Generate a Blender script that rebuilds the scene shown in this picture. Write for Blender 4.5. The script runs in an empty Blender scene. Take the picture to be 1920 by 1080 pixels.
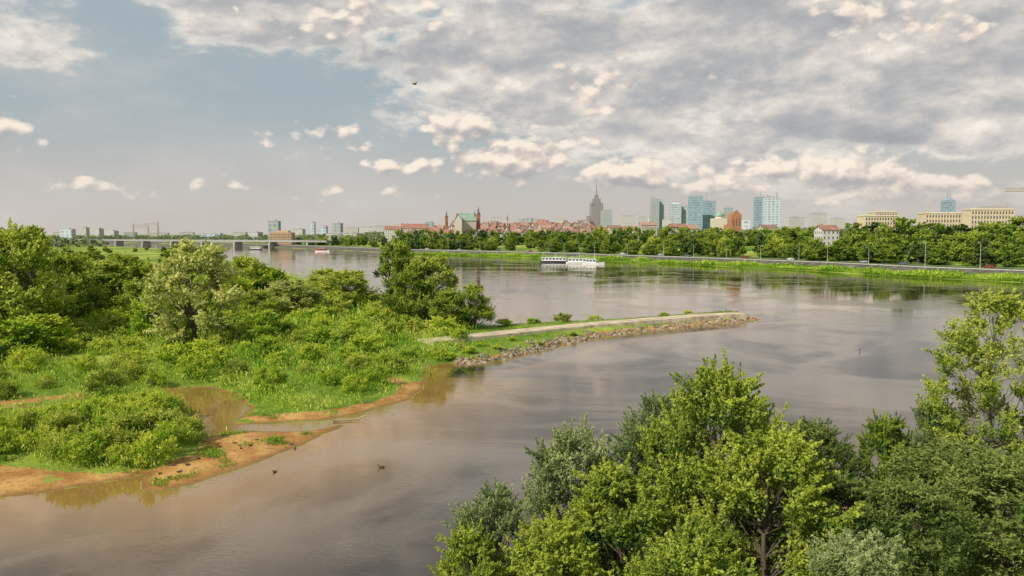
import bpy, math, random
import numpy as np
from math import radians, pi, sin, cos, atan2, atan, sqrt
from mathutils import Vector
rng=np.random.default_rng(11); random.seed(11)
scene=bpy.context.scene; col=scene.collection
CAM_H=18.0; F=1500.0; PITCH=atan(100/1500)

# ---------------- survey helpers (bearing / depression -> real ground position)
def ray(px,py):
    u=(px-960)/F; v=(540-py)/F
    return u, cos(PITCH)+v*sin(PITCH), -sin(PITCH)+v*cos(PITCH)
def G(px,py,z=0.0):
    dx,dy,dz=ray(px,py); t=(z-CAM_H)/dz
    return (dx*t,dy*t)
def W(px,py,Y):
    dx,dy,dz=ray(px,py); t=Y/dy
    return (dx*t,Y,CAM_H+dz*t)

# ---------------- materials
def newmat(name):
    m=bpy.data.materials.new(name); m.use_nodes=True
    nt=m.node_tree; nt.nodes.clear()
    out=nt.nodes.new('ShaderNodeOutputMaterial')
    return m,nt,out
def setin(nt,sock,val):
    if isinstance(val,bpy.types.NodeSocket): nt.links.new(val,sock)
    elif isinstance(val,(tuple,list)) and len(val)==3 and sock.type=='RGBA': sock.default_value=(*val,1)
    else: sock.default_value=val
def M(nt,op,a,b=None,c=None,clamp=False):
    n=nt.nodes.new('ShaderNodeMath'); n.operation=op; n.use_clamp=clamp
    setin(nt,n.inputs[0],a)
    if b is not None: setin(nt,n.inputs[1],b)
    if c is not None: setin(nt,n.inputs[2],c)
    return n.outputs[0]
def VM(nt,op,a,b=None):
    n=nt.nodes.new('ShaderNodeVectorMath'); n.operation=op
    setin(nt,n.inputs[0],a)
    if b is not None: setin(nt,n.inputs[1],b)
    return n.outputs['Value'] if op in('LENGTH','DOT_PRODUCT') else n.outputs[0]
def MIX(nt,f,a,b,mode='MIX'):
    n=nt.nodes.new('ShaderNodeMix'); n.data_type='RGBA'; n.blend_type=mode; n.clamp_factor=True
    setin(nt,n.inputs[0],f); setin(nt,n.inputs[6],a); setin(nt,n.inputs[7],b)
    return n.outputs[2]
def NOISE(nt,vec,scale,detail=4,rough=.5,dist=0):
    n=nt.nodes.new('ShaderNodeTexNoise'); n.inputs['Scale'].default_value=scale
    n.inputs['Detail'].default_value=detail; n.inputs['Roughness'].default_value=rough
    n.inputs['Distortion'].default_value=dist
    if vec is not None: nt.links.new(vec,n.inputs['Vector'])
    return n.outputs['Fac']
def SMOOTH(nt,x,a,b):
    n=nt.nodes.new('ShaderNodeMapRange'); n.interpolation_type='SMOOTHSTEP'
    setin(nt,n.inputs['Value'],x); n.inputs['From Min'].default_value=a; n.inputs['From Max'].default_value=b
    return n.outputs['Result']
def RAMP(nt,f,stops):
    r=nt.nodes.new('ShaderNodeValToRGB'); e=r.color_ramp.elements
    e[0].position=stops[0][0]; e[0].color=(*stops[0][1],1); e[1].position=stops[-1][0]; e[1].color=(*stops[-1][1],1)
    for p,c in stops[1:-1]: q=e.new(p); q.color=(*c,1)
    nt.links.new(f,r.inputs[0]); return r.outputs[0]
def POS(nt): return nt.nodes.new('ShaderNodeNewGeometry').outputs['Position']
def OBJC(nt): return nt.nodes.new('ShaderNodeTexCoord').outputs['Object']
def PRIN(nt,out,color,rough=.8,metal=0,normal=None,spec=.5):
    p=nt.nodes.new('ShaderNodeBsdfPrincipled')
    setin(nt,p.inputs['Base Color'],color); setin(nt,p.inputs['Roughness'],rough)
    p.inputs['Metallic'].default_value=metal; p.inputs['Specular IOR Level'].default_value=spec
    if normal is not None: nt.links.new(normal,p.inputs['Normal'])
    if out is not None: nt.links.new(p.outputs[0],out.inputs[0])
    return p
def BUMP(nt,h,strength,dist=1.0):
    b=nt.nodes.new('ShaderNodeBump'); b.inputs['Strength'].default_value=strength; b.inputs['Distance'].default_value=dist
    nt.links.new(h,b.inputs['Height']); return b.outputs[0]
_mc={}
def plain(name,c,rough=.75,metal=0,var=.25,scale=1.5):
    if name in _mc: return _mc[name]
    m,nt,out=newmat(name)
    n=NOISE(nt,OBJC(nt),scale,5,.6)
    colr=MIX(nt,SMOOTH(nt,n,.3,.7),tuple(x*(1-var) for x in c),tuple(min(1,x*(1+var)) for x in c))
    PRIN(nt,out,colr,rough,metal); _mc[name]=m; return m
def facade(name,wall,win,cw=3.0,ch=3.2,fw=.45,fh=.5,winrough=.15,var=.15):
    if name in _mc: return _mc[name]
    m,nt,out=newmat(name)
    tc=OBJC(nt); s=nt.nodes.new('ShaderNodeSeparateXYZ'); nt.links.new(tc,s.inputs[0])
    u=M(nt,'ADD',s.outputs[0],s.outputs[1])
    fu=M(nt,'FRACT',M(nt,'DIVIDE',u,cw)); fv=M(nt,'FRACT',M(nt,'DIVIDE',s.outputs[2],ch))
    a=M(nt,'LESS_THAN',M(nt,'ABSOLUTE',M(nt,'SUBTRACT',fu,.5)),fw/2)
    b=M(nt,'LESS_THAN',M(nt,'ABSOLUTE',M(nt,'SUBTRACT',fv,.5)),fh/2)
    g=nt.nodes.new('ShaderNodeNewGeometry'); sn=nt.nodes.new('ShaderNodeSeparateXYZ'); nt.links.new(g.outputs['Normal'],sn.inputs[0])
    side=M(nt,'LESS_THAN',M(nt,'ABSOLUTE',sn.outputs[2]),.3)
    mask=M(nt,'MULTIPLY',M(nt,'MULTIPLY',a,b),side)
    n=NOISE(nt,tc,.12,4,.6)
    wc=MIX(nt,n,tuple(x*(1-var) for x in wall),tuple(min(1,x*(1+var)) for x in wall))
    cell=nt.nodes.new('ShaderNodeCombineXYZ')
    nt.links.new(M(nt,'FLOOR',M(nt,'DIVIDE',u,cw)),cell.inputs[0]); nt.links.new(M(nt,'FLOOR',M(nt,'DIVIDE',s.outputs[2],ch)),cell.inputs[1])
    wn=nt.nodes.new('ShaderNodeTexWhiteNoise'); nt.links.new(cell.outputs[0],wn.inputs['Vector'])
    gl=MIX(nt,wn.outputs['Value'],tuple(x*.75 for x in win),tuple(min(1,x*1.25) for x in win))
    colr=MIX(nt,mask,wc,gl)
    r=M(nt,'SUBTRACT',.85,M(nt,'MULTIPLY',mask,.85-winrough))
    PRIN(nt,out,colr,r); _mc[name]=m; return m
def leafmat(name,dark,mid,light,trans=.3,rough=.6):
    m,nt,out=newmat(name)
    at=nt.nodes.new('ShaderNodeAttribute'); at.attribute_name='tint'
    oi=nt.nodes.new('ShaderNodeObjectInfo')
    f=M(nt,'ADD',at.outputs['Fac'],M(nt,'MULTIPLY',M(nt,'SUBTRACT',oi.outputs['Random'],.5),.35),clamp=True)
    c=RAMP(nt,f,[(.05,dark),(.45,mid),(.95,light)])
    p=PRIN(nt,None,c,rough,spec=.2)
    tr=nt.nodes.new('ShaderNodeBsdfTranslucent')
    nt.links.new(MIX(nt,1.0,c,(1.25,1.2,.6),'MULTIPLY'),tr.inputs[0])
    mx=nt.nodes.new('ShaderNodeMixShader'); mx.inputs[0].default_value=trans
    nt.links.new(p.outputs[0],mx.inputs[1]); nt.links.new(tr.outputs[0],mx.inputs[2]); nt.links.new(mx.outputs[0],out.inputs[0])
    return m
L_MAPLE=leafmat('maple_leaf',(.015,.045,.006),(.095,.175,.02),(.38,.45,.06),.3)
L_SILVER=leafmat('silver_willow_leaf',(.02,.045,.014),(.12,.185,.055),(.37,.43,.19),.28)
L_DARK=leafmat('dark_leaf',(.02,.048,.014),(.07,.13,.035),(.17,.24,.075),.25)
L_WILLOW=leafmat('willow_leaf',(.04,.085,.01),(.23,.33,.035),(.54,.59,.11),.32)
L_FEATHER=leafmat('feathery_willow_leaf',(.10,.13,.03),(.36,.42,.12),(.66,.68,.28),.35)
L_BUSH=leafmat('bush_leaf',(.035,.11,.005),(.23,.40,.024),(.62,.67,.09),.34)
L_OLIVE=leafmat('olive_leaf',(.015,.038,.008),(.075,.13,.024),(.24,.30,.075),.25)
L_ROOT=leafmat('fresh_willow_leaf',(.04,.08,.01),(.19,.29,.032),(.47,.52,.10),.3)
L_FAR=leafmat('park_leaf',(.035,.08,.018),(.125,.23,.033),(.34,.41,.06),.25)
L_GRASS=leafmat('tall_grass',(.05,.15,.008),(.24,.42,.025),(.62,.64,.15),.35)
BARK=plain('bark',(.085,.065,.048),.9)

# ---------------- mesh helpers
def mesh_quads(name,V,Q,mats,tint=None,k=4):
    me=bpy.data.meshes.new(name)
    V=np.asarray(V,dtype=np.float32); Q=np.asarray(Q,dtype=np.int32)
    me.vertices.add(len(V)); me.vertices.foreach_set('co',V.ravel())
    me.loops.add(Q.size); me.loops.foreach_set('vertex_index',Q.ravel())
    me.polygons.add(len(Q)); me.polygons.foreach_set('loop_start',np.arange(0,Q.size,k,dtype=np.int32))
    me.update(calc_edges=True)
    if tint is not None:
        a=me.attributes.new('tint','FLOAT','POINT'); a.data.foreach_set('value',np.asarray(tint,dtype=np.float32))
    for m in mats: me.materials.append(m)
    return me
class MB:
    def __init__(s): s.v=[]; s.f=[]; s.m=[]
    def add(s,vs,fs,mi=0):
        o=len(s.v); s.v+=[tuple(map(float,v)) for v in vs]; s.f+=[tuple(i+o for i in f) for f in fs]; s.m+=[mi]*len(fs); return s
    def box(s,x0,x1,y0,y1,z0,z1,mi=0,tx=0,ty=0):
        vs=[(x0,y0,z0),(x1,y0,z0),(x1,y1,z0),(x0,y1,z0),(x0+tx,y0+ty,z1),(x1-tx,y0+ty,z1),(x1-tx,y1-ty,z1),(x0+tx,y1-ty,z1)]
        return s.add(vs,[(0,3,2,1),(4,5,6,7),(0,1,5,4),(1,2,6,5),(2,3,7,6),(3,0,4,7)],mi)
    def lathe(s,prof,n=12,cx=0,cy=0,mi=0,rot=0):
        vs=[];fs=[]
        for r,z in prof:
            for i in range(n):
                a=2*pi*i/n+rot; vs.append((cx+r*cos(a),cy+r*sin(a),z))
        for j in range(len(prof)-1):
            for i in range(n):
                fs.append((j*n+i,j*n+(i+1)%n,(j+1)*n+(i+1)%n,(j+1)*n+i))
        fs.append(tuple(range(n))[::-1]); fs.append(tuple((len(prof)-1)*n+i for i in range(n)))
        return s.add(vs,fs,mi)
    def tube(s,pts,rad,n=6,mi=0,flat=1.0):
        P=[Vector(p) for p in pts]; vs=[];fs=[]
        for i,p in enumerate(P):
            t=(P[min(i+1,len(P)-1)]-P[max(i-1,0)]).normalized()
            ref=Vector((0,1,0)) if abs(t.y)<.9 else Vector((1,0,0))
            a=t.cross(ref).normalized(); b=t.cross(a).normalized()
            for k in range(n):
                q=2*pi*k/n; vs.append(p+(a*cos(q)+b*sin(q)*flat)*rad[i])
        for j in range(len(P)-1):
            for k in range(n): fs.append((j*n+k,j*n+(k+1)%n,(j+1)*n+(k+1)%n,(j+1)*n+k))
        fs.append(tuple(range(n))); fs.append(tuple((len(P)-1)*n+k for k in range(n))[::-1])
        return s.add(vs,fs,mi)
    def mesh(s,name,mats,smooth=False):
        me=bpy.data.meshes.new(name); me.from_pydata(s.v,[],s.f); 
        for m in mats: me.materials.append(m)
        me.polygons.foreach_set('material_index',s.m)
        if smooth: me.polygons.foreach_set('use_smooth',[True]*len(s.f))
        me.update(); return me
def ob(name,me,parent=None,loc=(0,0,0),rot=0,scale=(1,1,1)):
    o=bpy.data.objects.new(name,me); o.location=loc; o.rotation_euler=(0,0,rot); o.scale=scale
    if parent: o.parent=parent
    col.objects.link(o); return o
def thing(name,label,cat,loc,rot=0,scale=(1,1,1),group=None,me=None):
    o=ob(name,me,None,loc,rot,scale); o['label']=label; o['category']=cat
    if group: o['group']=group
    if me is None: o.empty_display_size=.5
    return o
def structure(name,me): 
    o=ob(name,me); o['kind']='structure'; return o
def stuff(name,me,label,cat):
    o=ob(name,me); o['kind']='stuff'; o['label']=label; o['category']=cat; return o

# ---------------- shorelines
A_px=[(150,457),(250,464),(330,469),(400,480),(450,495),(520,512),(600,535),(680,560),(760,585),(850,606),(930,616),
(1000,612),(1200,600),(1360,587),(1400,591),(1418,599),(1385,605),(1300,612),(1200,622),(1120,632),(1050,647),(970,667),(905,681),(850,684),(805,683),
(798,700),(796,728),(770,748),(700,768),(650,782),(652,792),(610,815),(550,840),(450,880),(350,911),(300,922),(262,921),(266,902),(275,888),(200,904),(100,921),(0,932),
(-300,950),(-900,900),(-2500,700),(-3000,500),(-3000,450)]
POOL_px=[[(-300,766),(0,766),(60,764),(120,768),(60,774),(-300,778)],
 [(318,729),(390,726),(435,738),(470,765),(450,782),(425,794),(415,812),(385,822),(362,808),(350,774),(330,752)],
 [(405,799),(440,797),(540,792),(620,786),(700,770),(730,795),(640,797),(600,805),(540,809),(470,808),(415,812)]]
C_px=[(1920,530),(1700,520),(1500,507),(1300,497),(1140,490),(1000,484),(820,478),(720,474),(600,468),(480,463),(410,460),(300,456.5),(150,453.5),(0,452),(-500,450),(-3000,448)]
def poly(pxs): return np.array([G(*p) for p in pxs])
PA=poly(A_px); PP=[poly(p) for p in POOL_px]
C_line=np.vstack([[(250,-300),(235,120),(215,220)],poly(C_px)])
PC=np.vstack([C_line,[(-60000,3400),(-60000,70000),(70000,70000),(70000,-300)]])
PB=np.array([(-6,-60),(-5,20),(-4.5,31),(0,37),(6,43),(14,47),(25,52),(38,56),(52,60),(80,66),(120,60),(140,-60)])
PS=[poly([(255,935),(280,888),(365,858),(380,830),(410,812),(480,808),(650,790),(660,800),(610,825),(450,892),(350,925)]),
    poly([(-60,950),(-60,880),(0,878),(90,890),(180,896),(250,886),(290,886),(270,905),(150,925)]),
    poly([(105,696),(150,690),(235,690),(240,697),(150,703),(105,704)]),
    poly([(440,785),(600,777),(700,758),(752,738),(745,728),(722,722),(730,714),(800,720),(800,745),(700,785),(480,792)]),
    poly([(-60,762),(40,760),(150,752),(185,745),(150,743),(0,757)])]
def sdist(P,poly_):
    P=np.asarray(P,dtype=np.float64); out=np.empty(len(P))
    A=poly_; B=np.roll(poly_,-1,axis=0); AB=B-A; L2=(AB**2).sum(1)+1e-9
    for s in range(0,len(P),20000):
        p=P[s:s+20000]
        AP=p[:,None,:]-A[None]
        t=np.clip((AP*AB).sum(2)/L2,0,1)
        d=AP-t[...,None]*AB; dd=np.sqrt((d**2).sum(2)).min(1)
        y=p[:,1:2]; x=p[:,0:1]
        c=((A[:,1]>y)!=(B[:,1]>y))
        with np.errstate(divide='ignore',invalid='ignore'):
            xi=(B[:,0]-A[:,0])*(y-A[:,1])/(B[:,1]-A[:,1])+A[:,0]
        ins=(c&(x<xi)).sum(1)%2==1
        out[s:s+20000]=np.where(ins,dd,-dd)
    return out
def wob(x,y,s,seed=0):
    return (np.sin(x/s+seed)*np.cos(y/s*1.13+seed*2.1)+.5*np.sin(x/s*2.3+y/s*1.7+seed)+.3*np.cos(x/s*4.1-y/s*3.7+seed*3))/1.5
def sstep(x,a,b):
    t=np.clip((x-a)/(b-a),0,1); return t*t*(3-2*t)
def fields(x,y):
    P=np.stack([x,y],1)
    w=wob(x,y,2.3,1)*.5+wob(x,y,.8,4)*.18
    sA=sdist(P,PA)
    for q in PP: sA=np.minimum(sA,-sdist(P,q))
    sA=sA+w*np.clip(y/120,.5,3)*.8
    sB=sdist(P,PB); sC=sdist(P,PC)
    pier=(x>-8)&(y>100)&(y<230)&(sA>-6)
    bar=np.maximum.reduce([sdist(P,q) for q in PS])+wob(x,y,1.5,8)*.4
    sl_=np.where(y<100,.055,.08)
    hA=np.where(pier,np.clip(sA*.32,-1.5,1.0),np.clip(np.where(sA<0,sA*sl_,sA*.13),-1.5,.30)+np.clip((sA-2)*.08,0,1.0)*(1-sstep(bar,-2,0)))
    hA=hA+np.where(sA>6,wob(x,y,9,3)*.25,0)
    hB=np.clip(sB*.25,-1.5,1.8)
    r=x/np.maximum(y,1)
    k=sstep(r,-.30,-.08)
    hC=np.interp(sC,[-8,0,9,17,30,80,230],[-1.5,0,.9,2.4,3.3,4.6,4.6])+np.interp(sC,[70,240],[0,10.5])*k
    h=np.maximum.reduce([hA,hB,hC])
    veg=np.where(sA>0, sstep(sA,.2,.9)*(1-sstep(bar,-.6,.4)), 1.0)
    veg=np.where(bar>0,np.maximum(veg,sstep(wob(x,y,1.3,5),.35,.7)*sstep(sA,1.,2.)*.66),veg)
    veg=np.where(pier&(sA>0),sstep(sA,1.2,2.2)*sstep(wob(x,y,2.1,9),-1.3,-.6),veg)
    return h,veg,sA,sB,sC,bar,pier
def H(x,y):
    return float(fields(np.array([float(x)]),np.array([float(y)]))[0][0])

# ---------------- ground sheet + water sheet (same radial grid)
ang=np.concatenate([np.linspace(-180,-42,30,endpoint=False),np.linspace(-42,42,420),np.linspace(42,180,31)[1:-1]])*pi/180
rad=np.concatenate([np.geomspace(2,40,16,endpoint=False),np.geomspace(40,420,430,endpoint=False),np.geomspace(420,1600,110,endpoint=False),np.geomspace(1600,60000,30)])
AA,RR=np.meshgrid(ang,rad,indexing='ij'); X=(np.sin(AA)*RR).ravel(); Y=(np.cos(AA)*RR).ravel()
h,veg,*_=fields(X,Y)
na,nr=len(ang),len(rad)
I=np.arange(na)[:,None]; J=np.arange(nr-1)[None]
I2=(I+1)%na
Q=np.stack([I2*nr+J,I2*nr+J+1,I*nr+J+1,I*nr+J],-1).reshape(-1,4)
me=mesh_quads('ground',np.stack([X,Y,h],1),Q,[],veg)
me.polygons.foreach_set('use_smooth',np.ones(len(Q),dtype=bool))
m,nt,out=newmat('ground_earth')
pos=POS(nt); at=nt.nodes.new('ShaderNodeAttribute'); at.attribute_name='tint'
sep=nt.nodes.new('ShaderNodeSeparateXYZ'); nt.links.new(pos,sep.inputs[0])
n1=NOISE(nt,pos,.35,8,.65); n2=NOISE(nt,pos,2.5,6,.7); n3=NOISE(nt,pos,.02,5,.6)
sand=MIX(nt,SMOOTH(nt,n1,.35,.65),(.34,.165,.045),(.52,.31,.105))
sand=MIX(nt,M(nt,'MULTIPLY',SMOOTH(nt,n2,.46,.68),.7),sand,(.19,.10,.035))
wet=M(nt,'SUBTRACT',1,SMOOTH(nt,sep.outputs[2],.01,.14))
sand=MIX(nt,M(nt,'MULTIPLY',wet,.75),sand,(.18,.09,.03))
gr=MIX(nt,SMOOTH(nt,n1,.3,.7),(.08,.145,.015),(.18,.27,.028))
gr=MIX(nt,SMOOTH(nt,n3,.45,.6),gr,(.32,.37,.065))
vf=SMOOTH(nt,M(nt,'ADD',at.outputs['Fac'],M(nt,'MULTIPLY',M(nt,'SUBTRACT',n2,.5),1.3)),.35,.6)
c=MIX(nt,vf,sand,gr)
PRIN(nt,out,c,M(nt,'MULTIPLY_ADD',wet,-.35,.92),normal=BUMP(nt,n2,.5,.15),spec=.25)
me.materials.append(m); structure('ground',me)

m,nt,out=newmat('river_water')
pos=POS(nt); at=nt.nodes.new('ShaderNodeAttribute'); at.attribute_name='tint'
mp=nt.nodes.new('ShaderNodeMapping'); mp.inputs['Scale'].default_value=(1,1.6,1); mp.inputs['Rotation'].default_value=(0,0,.5); nt.links.new(pos,mp.inputs[0])
r1=NOISE(nt,mp.outputs[0],1.8,3,.5); r2=NOISE(nt,mp.outputs[0],.22,3,.5,.5); r3=NOISE(nt,pos,.035,5,.55,1.6)
calm=SMOOTH(nt,r3,.42,.6)
hgt=M(nt,'ADD',M(nt,'MULTIPLY',r1,M(nt,'MULTIPLY_ADD',calm,.036,.005)),M(nt,'MULTIPLY',r2,.03))
nrm=BUMP(nt,hgt,.45,1.0)
deep=MIX(nt,SMOOTH(nt,r3,.35,.65),(.022,.021,.020),(.085,.060,.036))
sh=SMOOTH(nt,at.outputs['Fac'],-1.15,-.02)
wc=MIX(nt,M(nt,'POWER',sh,1.3),deep,(.28,.16,.05))
df=nt.nodes.new('ShaderNodeBsdfDiffuse'); nt.links.new(wc,df.inputs[0])
gl=nt.nodes.new('ShaderNodeBsdfGlossy'); gl.inputs['Roughness'].default_value=.03; gl.inputs[0].default_value=(.95,.91,.85,1); nt.links.new(nrm,gl.inputs['Normal'])
fr=nt.nodes.new('ShaderNodeFresnel'); fr.inputs[0].default_value=1.4; nt.links.new(nrm,fr.inputs['Normal'])
mx=nt.nodes.new('ShaderNodeMixShader'); nt.links.new(M(nt,'ADD',fr.outputs[0],M(nt,'MULTIPLY_ADD',calm,.12,.07),clamp=True),mx.inputs[0]); nt.links.new(df.outputs[0],mx.inputs[1]); nt.links.new(gl.outputs[0],mx.inputs[2]); nt.links.new(mx.outputs[0],out.inputs[0])
radw=rad<9500; nw=int(radw.sum()); Xw=X.reshape(na,nr)[:,:nw].ravel(); Yw=Y.reshape(na,nr)[:,:nw].ravel(); hw_=h.reshape(na,nr)[:,:nw].ravel()
J=np.arange(nw-1)[None]; Qw=np.stack([I2*nw+J,I2*nw+J+1,I*nw+J+1,I*nw+J],-1).reshape(-1,4)
wme=mesh_quads('water',np.stack([Xw,Yw,np.zeros(len(Xw))],1),Qw,[m],hw_)
nz=wme.polygons[nw*60].normal.z
if nz<0: wme.flip_normals(); me.flip_normals()
structure('water',wme)

# ---------------- foliage
def leafquads(P,L,aspect,rg,up=.6,droop=0.0):
    N=len(P)
    A=rg.normal(size=(N,3)); A[:,2]-=droop*1.5; A/=np.linalg.norm(A,axis=1)[:,None]
    Nn=rg.normal(size=(N,3)); Nn[:,2]+=up*1.5
    B=np.cross(Nn,A); B/=np.linalg.norm(B,axis=1)[:,None]+1e-6
    L=(L*rg.uniform(.65,1.35,N))[:,None]; Wd=L*aspect
    V=np.stack([P-A*L/2,P+B*Wd/2,P+A*L/2,P-B*Wd/2],1).reshape(-1,3)
    Q=np.arange(4*N).reshape(-1,4)
    return V,Q
def sph(n,rg):
    d=rg.normal(size=(n,3)); return d/np.linalg.norm(d,axis=1)[:,None]
def make_tree(name,seed,Ht,R,nclump,nleaf,leaf,aspect,mat,base=.2,cr=.3,shoots=3,up=.6,droop=0.,trunk_r=None,stems=1,topw=.55,lean=0.,shootlen=1.6,attach=(.15,.35),limb=.35):
    rg=np.random.default_rng(seed); mb=MB(); trunk_r=trunk_r or Ht*.02
    stem=[]
    for s in range(stems):
        a=rg.uniform(0,2*pi); sp=(0 if stems==1 else R*.45)
        pts=[Vector((0,0,-.4))]
        for i in range(1,7):
            t=i/6; pts.append(Vector((cos(a)*sp*t+rg.normal()*.02*Ht*t+lean*Ht*t*t, sin(a)*sp*t+rg.normal()*.02*Ht*t, Ht*.86*t)))
        stem.append(pts); rr=trunk_r/(1 if stems==1 else 1.6)
        mb.tube(pts,[rr*(1-.85*i/6) for i in range(7)],7)
    Ps=[];Ts=[];per=nleaf/(nclump*(1+.12*shoots))
    for c in range(nclump):
        zf=rg.uniform(0,1)**.8
        prof=R*(sin(pi*min(1,zf*.82+.16))**topw)
        a=rg.uniform(0,2*pi); rr=prof*rg.uniform(.15,1)**.5*.85
        z=Ht*(base+(1-base)*zf*.93)
        r=R*cr*rg.uniform(.55,1.35)*(1-.35*zf)
        if z-r*.6<Ht*base*.5: z=Ht*base*.5+r*.6
        C=np.array([cos(a)*rr+lean*Ht*(z/Ht)**2,sin(a)*rr,z])
        C[2]=min(C[2],Ht-r*.5)
        st=stem[rg.integers(stems)]
        k=int(np.clip((z/Ht-rg.uniform(*attach))*6/.86,0,5)); S=st[k]
        mid=S.lerp(Vector(C),.55)+Vector((0,0,-.03*Ht)); tr=trunk_r*(1-.14*k)*limb
        mb.tube([S,mid,Vector(C)+Vector((0,0,r*.3))],[tr,tr*.6,tr*.15],5)
        n=int(per*(r/(R*cr))**2*1.1)+8
        d=sph(n,rg); d[:,2]*=.8
        lump=1+.35*np.sin(d[:,0]*4+c)*np.cos(d[:,1]*5+c*2)+.2*np.sin(d[:,2]*9+c)
        u=rg.uniform(0,1,n)**.45
        P=C+d*(r*u*lump)[:,None]
        ct=rg.normal()*.13
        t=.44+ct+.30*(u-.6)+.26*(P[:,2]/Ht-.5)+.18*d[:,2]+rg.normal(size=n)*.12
        Ps.append(P);Ts.append(t)
        for s in range(shoots):
            d0=sph(1,rg)[0]; d0[2]=abs(d0[2])*1.2+.25*(1-droop); out_=np.array([cos(a),sin(a),0])*.5; d0=d0+out_; d0/=np.linalg.norm(d0)
            ln=r*shootlen*rg.uniform(.8,1.3); m_=int(per*.13)+3
            tt=rg.uniform(.3,1,m_); P=C+d0*(tt*ln)[:,None]+rg.normal(size=(m_,3))*(r*.16*(1.15-tt))[:,None]
            if droop: P[:,2]-=droop*.3*ln*tt**2
            P[:,2]=np.maximum(P[:,2],.1)
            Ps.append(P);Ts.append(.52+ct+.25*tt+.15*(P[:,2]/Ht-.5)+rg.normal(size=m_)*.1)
            mb.tube([C,C+d0*ln*.95],[max(.012,trunk_r*.06),.006],4)
    P=np.vstack(Ps);T=np.concatenate(Ts); P[:,2]=np.maximum(P[:,2],.05)
    V,Q=leafquads(P,leaf,aspect,rg,up,droop)
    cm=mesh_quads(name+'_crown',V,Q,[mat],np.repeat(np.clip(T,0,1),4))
    tm=mb.mesh(name+'_trunk',[BARK],True)
    return dict(t=tm,c=cm,H=Ht,R=R)
def place(name,T,label,cat,x,y,height=None,width=None,group=None,rot=None,z=None):
    s=(height/T['H']) if height else 1; sx=(width/(2*T['R'])) if width else s
    z=H(x,y) if z is None else z
    e=thing(name,label,cat,(x,y,z-.05),rot if rot is not None else random.uniform(0,6.28),(sx,sx,s),group)
    ob('trunk',T['t'],e); ob('crown',T['c'],e); return e

MP=[make_tree('maple',21,11,5.2,90,70000,.21,.48,L_MAPLE,.08,.23,5,shootlen=1.9,topw=.75),make_tree('maple_b',22,9,4,66,52000,.21,.48,L_MAPLE,.05,.26,5,shootlen=1.8)]
SW=[make_tree('silver_willow',31,9,4.0,80,52000,.21,.28,L_SILVER,.05,.26,5,shootlen=1.6,stems=3),make_tree('silver_willow_b',32,8,3.4,64,44000,.21,.28,L_SILVER,.05,.28,5,shootlen=1.5,stems=3)]
DK=[make_tree('dark_willow',41,9,4.2,80,48000,.23,.34,L_OLIVE,.04,.27,4,stems=2)]
AIRY=make_tree('poplar',53,14,4.6,170,50000,.19,.42,L_ROOT,.12,.13,5,shootlen=1.7,trunk_r=.15,topw=.6,attach=(.06,.16),limb=.25)
near=[
(1345,690,39,MP[0],8.4,'tall bright green ash-leaved maple on the river bank','maple_tree'),
(1245,738,43,SW[0],7.0,'silvery willow behind a bright green maple','willow_tree'),
(1075,800,39,SW[1],5.8,'rounded grey-green willow at the water edge','willow_tree'),
(925,905,35,SW[0],4.6,'small silvery willow leaning over the river','willow_tree'),
(880,1000,31.5,MP[1],4.6,'low leafy green maple at the bank edge','maple_tree'),
(1530,790,45,DK[0],5.5,'dark green willow behind bright maples','willow_tree'),
(1440,815,34,MP[1],7.5,'spreading yellow-green maple with dense leaves','maple_tree'),
(1160,880,34,MP[1],6.5,'bushy green maple in a riverside thicket','maple_tree'),
(1620,1000,28,SW[1],5.0,'pale silver willow with narrow leaves','willow_tree'),
(1665,780,46,MP[1],4.2,'slender yellow-green maple by the water','maple_tree'),
(1755,745,50,SW[1],4.5,'grey-green willow beside a tall airy poplar','willow_tree'),
(1872,532,47,AIRY,9.2,'tall airy poplar with visible branches','poplar_tree'),
(1800,830,41,DK[0],8,'dense dark willow in the thicket shade','willow_tree'),
(1900,850,36,DK[0],8,'dense dark willow in the thicket shade','willow_tree'),
(1700,900,34,DK[0],6.5,'dark green willow over the river bank','willow_tree'),
(1040,970,31,MP[1],5.0,'low green maple on the near bank','maple_tree'),
(1975,720,48,SW[0],5,'silver willow beside a tall airy poplar','willow_tree'),
(1300,1000,27,MP[0],6,'leafy green maple on the near bank','maple_tree'),
(1575,890,36,DK[0],5.5,'olive green willow filling the riverside thicket','willow_tree')]
for px,ty,Yd,T,wd,lab,nm in near:
    x,y,z=W(px,ty,Yd); g=H(x,y); place(nm,T,lab,'tree',x,y,height=max(4,z-g),width=wd)

MID=[make_tree('spit_willow',61,14,5.5,60,26000,.42,.45,L_FEATHER,.06,.26,5,stems=3,droop=.3),
     make_tree('spit_willow_b',62,12,5.5,60,24000,.40,.45,L_WILLOW,.05,.27,4,stems=3),
     make_tree('spit_willow_c',63,9,5,55,22000,.38,.48,L_BUSH,.03,.27,3,stems=4),
     make_tree('spit_willow_d',64,15,5,70,28000,.40,.48,L_ROOT,.04,.26,3,stems=2,shootlen=1.3)]
mid=[(40,645,432,190,1),(-60,640,440,200,1),(370,655,448,165,0),(190,600,484,150,3),(275,600,492,130,1),(120,620,475,130,1),(300,640,540,110,2),
(460,560,482,95,1),(430,600,510,100,2),(545,600,522,110,0),(500,560,500,80,2),(655,585,508,125,1),(610,570,505,80,1),(743,592,446,85,3),(808,612,472,115,3),(888,618,535,85,1),
(230,560,478,90,1),(150,560,485,90,2),(70,670,590,140,2),(15,680,600,150,2),(840,622,545,70,1),(775,615,500,90,1),(480,610,545,80,1)]
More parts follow.
